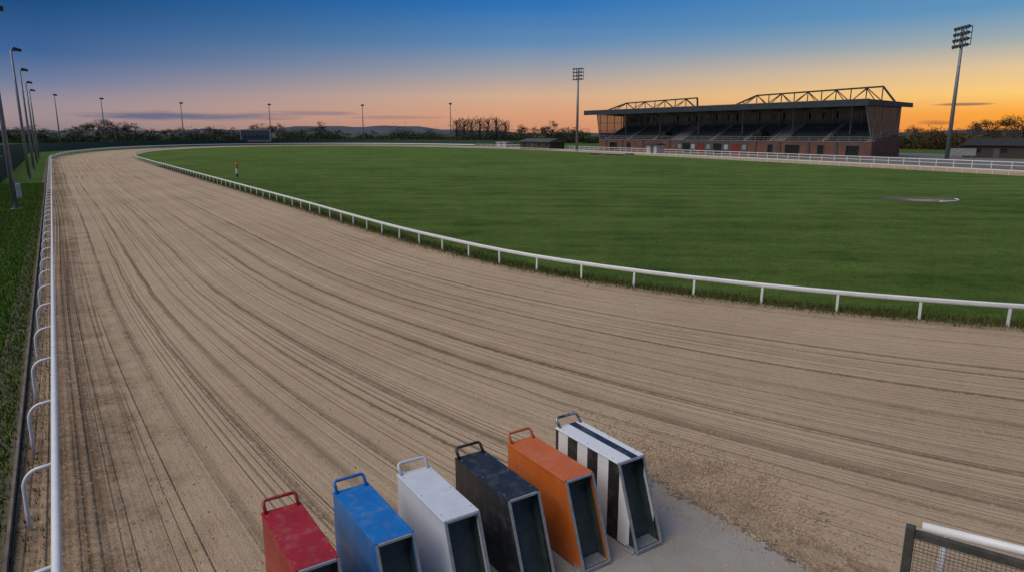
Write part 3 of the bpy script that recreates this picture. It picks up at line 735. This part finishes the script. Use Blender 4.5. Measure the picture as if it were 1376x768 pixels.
# ---------------------------------------------------------------- trees
def leaves(cent,rad,num,size):
    c=rng.normal(size=(num,3)); c/=np.linalg.norm(c,axis=1)[:,None]; c*=rng.random((num,1))**.45
    c=c*np.array(rad)+np.array(cent)
    a=rng.normal(size=(num,3)); a/=np.linalg.norm(a,axis=1)[:,None]; b=rng.normal(size=(num,3)); b-=a*(a*b).sum(1)[:,None]; b/=np.linalg.norm(b,axis=1)[:,None]
    s=size*(.6+.8*rng.random((num,1)))
    return np.stack([c-a*s-b*s*.6,c+a*s-b*s*.4,c+b*s],axis=1)
def make_tree(kind,seed):
    rd=random.Random(seed); mb=MB(); V=[]
    if kind=='poplar':
        mb.tube([(0,0,0),(0,0,.5),(0.01,0,.95)],[.03,.018,.004],6)
        for i in range(30):
            z=.15+.022*i; a=rd.random()*6.28; mb.tube([(0,0,z),(.1*math.cos(a),.1*math.sin(a),z+.16),(.13*math.cos(a),.13*math.sin(a),z+.3)],[.008,.005,.002],4)
        for i in range(30):
            z=.16+.8*i/30; r=.19*(math.sin(math.pi*min(1,z*1.02)**.9)**.5)*(.6+.6*rd.random())
            V.append(leaves((rd.uniform(-.09,.09),rd.uniform(-.09,.09),z),(r,r,.07),30,.012))
    elif kind=='bare':
        mb.tube([(0,0,0),(.01,0,.25),(0,.01,.45)],[.03,.022,.016],7)
        def br(p,d,l,r,lv):
            q=p+d*l; mb.tube([p,p+d*l*.5+Vector((rd.uniform(-1,1),rd.uniform(-1,1),0))*l*.05,q],[r,r*.75,r*.45],4)
            if lv>0:
                for _ in range(4 if lv>1 else 5):
                    nd=(d+Vector((rd.uniform(-1,1),rd.uniform(-1,1),rd.uniform(-.3,.8)))*.75).normalized()
                    br(p+d*l*rd.uniform(.5,1),nd,l*rd.uniform(.5,.75),r*.5,lv-1)
            else: V.append(leaves(tuple(q),(.07,.07,.06),17,.009))
        for i in range(8):
            a=i*.8+rd.random()*.4; br(Vector((0,0,.18+.035*i)),Vector((math.cos(a)*.8,math.sin(a)*.8,.85)).normalized(),.25,.010,2)
    else:
        mb.tube([(0,0,0),(.01,.0,.3),(0,.01,.6)],[.035,.025,.012],7)
        for i in range(9):
            a=i*2.4; z=.2+.04*i; L=.26
            mb.tube([(0,0,z),(L*.5*math.cos(a),L*.5*math.sin(a),z+.14),(L*math.cos(a),L*math.sin(a),z+.22)],[.014,.009,.004],4)
        for i in range(22):
            a=i*2.4+rd.random(); r=.36*math.sqrt(rd.random()); z=.2+.62*rd.random()*(1-r*.7)
            q=rd.uniform(.09,.18); V.append(leaves((r*math.cos(a),r*math.sin(a),z),(q,q,q*.75),90,.016))
        V.append(leaves((0,0,.88),(.12,.12,.09),60,.016))
    tm=mb.mesh('trunk'); tm.materials.append(M['bark'])
    co=tri_mesh('crown',np.concatenate(V),{'poplar':M['leafp'],'bare':M['bud'],'round':M['leaf']}[kind]); cm=co.data; bpy.data.objects.remove(co)
    return tm,cm
PROTO={k:[make_tree(k,i*11+len(k)) for i in range(3)] for k in ('round','bare','poplar')}
WORD={'round':'dense dark leafy tree','bare':'thinly budded branched tree','poplar':'slim upright poplar'}
CNT={}
def tree(u,vt,d,wpx,kind,region,group):
    b=PD(u,d); h=max(2.5,ZAT(vt,b.y)); w=wpx*d/F
    k=(kind,region); CNT[k]=CNT.get(k,0)+1
    r=thing('tree',f"{WORD[kind]}, {ORD[CNT[k]-1]} from the left {region}",'tree',b,random.random()*6.28,group)
    nat={'round':.85,'bare':.75,'poplar':.44}[kind]
    r.scale=(w/nat,w/nat,h)
    tm,cm=PROTO[kind][CNT[k]%3]
    for nm,me in (('trunk',tm),('crown',cm)):
        o=bpy.data.objects.new(nm,me); C.objects.link(o); o.parent=r
for t in ((10,172,380,34,'round'),(34,164,400,36,'bare'),(62,171,385,36,'round'),(92,172,390,36,'round'),(112,160,400,36,'bare'),(133,155,385,40,'bare'),(160,155,390,42,'bare'),(183,164,395,38,'round'),(207,172,390,36,'round'),(232,167,400,36,'bare'),(264,172,395,38,'round'),(290,166,400,36,'bare'),(314,170,390,36,'round')):
    tree(*t,'left of the scoreboard','trees beyond the far bend')
for t in ((350,162,400,36,'bare'),(374,161,400,36,'bare'),(400,170,390,36,'bare'),(431,162,400,34,'round'),(457,173,395,36,'round'),(500,175,400,38,'round'),(540,174,395,36,'bare'),(576,173,400,36,'round'),(700,166,390,36,'round'),(722,166,390,36,'bare'),(742,161,385,38,'round'),(762,167,390,36,'bare')):
    tree(*t,'between scoreboard and grandstand','trees beyond the far straight')
for t in ((614,160,395,22,'poplar'),(624,158,400,24,'poplar'),(634,159,392,22,'poplar'),(645,158,398,25,'poplar'),(656,159,390,22,'poplar'),(667,157,396,25,'poplar'),(679,162,395,22,'poplar')):
    tree(*t,'beyond the far straight','row of poplars')
for t in ((1218,170,235,44,'bare'),(1240,163,240,50,'bare'),(1264,170,235,44,'bare'),(1296,164,235,48,'bare'),(1326,148,245,60,'bare'),(1346,164,232,40,'bare'),(1372,141,240,62,'bare'),(1385,158,230,44,'round')):
    tree(*t,'right of the grandstand','trees right of the grandstand')
# far hedge mass
def hedge(path,num,hf,size,label,mat):
    seg=np.array(path); L=len(seg)-1; t=rng.random(num)*L; i=np.minimum(t.astype(int),L-1); f=(t-i)[:,None]
    p=seg[i]*(1-f)+seg[i+1]*f
    hh=hf*(.62+.22*np.sin(t*7.1)+.2*np.sin(t*19.3+1)+.14*np.sin(t*43)+.1*np.sin(t*97))
    z=hh*rng.random(num)**.8*(.8+.5*rng.random(num)**3); p=np.c_[p[:,0]+rng.normal(size=num)*2.2,p[:,1]+rng.normal(size=num)*2.5,z]
    a=rng.normal(size=(num,3)); a/=np.linalg.norm(a,axis=1)[:,None]; b=rng.normal(size=(num,3)); b/=np.linalg.norm(b,axis=1)[:,None]
    s=size*(.6+.8*rng.random((num,1)))
    o=tri_mesh('hedgerow',np.stack([p-a*s,p+a*s,p+b*s],axis=1),mat); tag(o,label,'hedge',kind='stuff')
hedge([PD(u,d)[:2] for u,d in ((-120,330),(0,372),(150,378),(300,380),(450,382),(600,382),(720,380),(830,370))],70000,7.4,.42,'dark hedgerow mass running behind the perimeter fence',M['leaf'])
hedge([PD(u,d)[:2] for u,d in ((1150,262),(1250,228),(1330,222),(1480,215))],34000,6.2,.30,'brownish hedgerow mass behind the shed at the right',M['brown'])
# ---------------------------------------------------------------- grass and clods
def blades(name,P,hmin,hmax,wd,mat,label):
    k=len(P); a=rng.random(k)*6.283; h=(hmin+(hmax-hmin)*rng.random(k)); w=wd*(.6+.8*rng.random(k))
    dx=np.cos(a)*w; dy=np.sin(a)*w; ln=h*.6*rng.normal(size=k); b=rng.random(k)*6.283
    V=np.stack([np.c_[P[:,0]-dx,P[:,1]-dy,P[:,2]],np.c_[P[:,0]+dx,P[:,1]+dy,P[:,2]],np.c_[P[:,0]+np.cos(b)*ln,P[:,1]+np.sin(b)*ln,P[:,2]+h]],axis=1)
    o=tri_mesh(name,V,mat); tag(o,label,'grass',kind='stuff')
def snarr(S,Nn,z): return np.c_[S*DX+Nn*NX,S*DY+Nn*NY,np.full(len(S),z)]
Wd=np.array([list(SN(p[0],p[1])) for p in IN]); dd=Wd[:,1]*CP+H*SP; uu=688+F*Wd[:,0]/np.maximum(dd,.1)
near=np.where((dd>8)&(dd<110)&(uu>100)&(uu<2600)&(IN[:,1]<60))[0]
wt=1/np.maximum(dd[near],12)**.7; wt/=wt.sum()
def along(num,rfun):
    i=rng.choice(near,num,p=wt); j=rng.random(num)*.8; r=rfun(num)
    T=np.c_[-NR[i,1],NR[i,0]]; q=IN[i]-NR[i]*r[:,None]+T*j[:,None]
    return snarr(q[:,0],q[:,1],.0)
blades('infield_grass_blades',along(170000,lambda k:.2+28*rng.random(k)**2.4),.03,.075,.012,M['blade'],'short green grass blades along the infield edge')
blades('rail_weeds',along(48000,lambda k:rng.normal(size=k)*.28+.2),.05,.19,.012,M['weed'],'scruffy pale grass growing under the inner rail')
S=3+85*rng.random(130000)**1.6; Nn=-1.15-7*rng.random(130000)**1.3
blades('verge_grass_blades',snarr(S,Nn,-.03),.04,.14,.016,M['vblade'],'rough green grass on the verge outside the left rail')
S=3+75*rng.random(6000)**1.5; Nn=-.6-1.0*rng.random(6000)
blades('verge_weeds',snarr(S,Nn,-.02),.04,.14,.012,M['weed'],'sparse weeds along the timber edging by the left rail')
# clods of damp sand thrown up along the ruts and round the pad
num=26000; S=2+36*rng.random(num)**1.2; rk=rng.integers(0,len(RUTS),num)
vk=np.array([r[0] for r in RUTS])[rk]; wk=np.array([r[1] for r in RUTS])[rk]
vv_=vk-wob(S)+rng.normal(size=num)*wk*1.3
Nn=(1-vv_/14.25)*(nin(S)+.45)-.45
ok=(Nn<nin(S)-.3)&(Nn>-.3)&~((S<7.3)&(Nn<7)); P1=snarr(S[ok],Nn[ok],.0)
k2=9000; S=6.2+rng.normal(size=k2)*1.1; Nn=7.45+rng.normal(size=k2)*.5; P2=snarr(S,Nn,.006)
k4=2500; S=7.6+rng.normal(size=k4)*.3; Nn=1+6.5*rng.random(k4); P4=snarr(S,Nn,.0)
k3=8000; S=4+26*rng.random(k3)**1.3; Nn=-.6+1.9*rng.random(k3)**1.3; P3=snarr(S,Nn,.0)
P=np.concatenate([P1,P2,P3,P4]); k=len(P)
sz=.005+.022*rng.random(k)**3; a=rng.random(k)*6.28
ax=np.stack([np.c_[np.cos(a),np.sin(a),0*a],np.c_[-np.sin(a),np.cos(a),0*a],np.c_[0*a,0*a,0*a+.7]],axis=1)*sz[:,None,None]
ax*=(.6+.8*rng.random((k,3,1)))
tris=[]
for sx in (1,-1):
    for sy in (1,-1):
        tris.append(np.stack([P+sx*ax[:,0],P+sy*ax[:,1],P+ax[:,2]],axis=1))
o=tri_mesh('sand_clods',np.concatenate(tris),M['clod']); tag(o,'crumbs of damp sand thrown up along the ruts and around the pad','sand',kind='stuff')
# ---------------------------------------------------------------- sky, light, camera
w=bpy.data.worlds.new('World'); bpy.context.scene.world=w; w.use_nodes=True
q=NB(w.node_tree); bg=w.node_tree.nodes['Background']
gv=q.n('ShaderNodeTexCoord').outputs['Generated']; sp=q.n('ShaderNodeSeparateXYZ',{0:gv}); X,Y,Z=sp.outputs
az=q.m('ARCTAN2',X,Y)
hl=q.m('SQRT',q.m('ADD',q.m('MULTIPLY',X,X),q.m('ADD',q.m('MULTIPLY',Y,Y),1e-5)))
cs=q.m('DIVIDE',q.m('ADD',q.m('MULTIPLY',X,.7071),q.m('MULTIPLY',Y,.7071)),hl)
an=q.m('ARCCOSINE',q.m('MINIMUM',q.m('MAXIMUM',cs,-1),1))
RL=[(0,(136,124,130)),(.02,(160,140,142)),(.036,(154,141,150)),(.060,(112,124,155)),(.092,(64,101,150)),(.15,(27,76,128)),(.3,(22,64,120)),(1,(62,102,150))]
RC=[(0,(204,142,110)),(.026,(217,158,122)),(.051,(212,173,142)),(.081,(164,161,163)),(.120,(98,138,178)),(.17,(46,114,182)),(.35,(27,82,150)),(1,(62,102,150))]
RR=[(0,(247,146,46)),(.024,(253,168,56)),(.046,(254,205,116)),(.075,(228,198,152)),(.105,(160,173,174)),(.140,(98,150,188)),(.35,(50,100,165)),(1,(62,102,150))]
mk=lambda R:q.ramp(Z,[(p,lin(*c)) for p,c in R])
f1=q.mr(an,math.radians(78),math.radians(44)); f2=q.mr(an,math.radians(42),math.radians(8))
col=q.mix(f2,q.mix(f1,mk(RL),mk(RC)),mk(RR))
nz=q.noise(q.vec(q.m('MULTIPLY',az,9),q.m('MULTIPLY',Z,160)),1,4,.6)
def cloud(col,a0,wa,z0,wz,c,amt):
    a=q.m('DIVIDE',q.m('SUBTRACT',az,math.radians(a0)),math.radians(wa)); b=q.m('DIVIDE',q.m('SUBTRACT',Z,z0),wz)
    k=q.m('SUBTRACT',1,q.m('ADD',q.m('MULTIPLY',a,a),q.m('MULTIPLY',b,b)))
    k=q.m('ADD',k,q.m('MULTIPLY',q.m('SUBTRACT',nz,.5),3.0))
    return q.mix(q.mr(k,.1,1.1,0,amt),col,lin(*c))
col=cloud(col,-24,9,.022,.007,(82,96,130),.8)
col=cloud(col,-16,5,.027,.004,(96,102,132),.6)
col=cloud(col,-9,5,.022,.003,(145,120,125),.5)
col=cloud(col,32.3,1.8,.034,.002,(120,95,95),.8)
col=cloud(col,30.8,1.6,.013,.003,(150,95,60),.7)
w.node_tree.links.new(col,bg.inputs[0]); bg.inputs[1].default_value=1.0
sky_fill=bpy.data.lights.new('sky_fill','SUN'); sky_fill.energy=2.55; sky_fill.angle=math.radians(60); sky_fill.color=(1,.90,.76)  # very wide fill lamp added to brighten the ground; sunset lies opposite
so=bpy.data.objects.new('sky_fill',sky_fill); C.objects.link(so)
so.rotation_euler=Vector((-.6,-.25,.82)).to_track_quat('Z','Y').to_euler()
cam=bpy.data.cameras.new('camera'); cam.sensor_width=36; cam.lens=F/1376*36; cam.clip_end=20000; cam.clip_start=.1
co=bpy.data.objects.new('camera',cam); C.objects.link(co); co.location=(0,0,H); co.rotation_euler=(math.pi/2-PIT,0,0)
sc=bpy.context.scene; sc.camera=co
sc.view_settings.view_transform='Standard'; sc.view_settings.look='None'; sc.view_settings.exposure=0
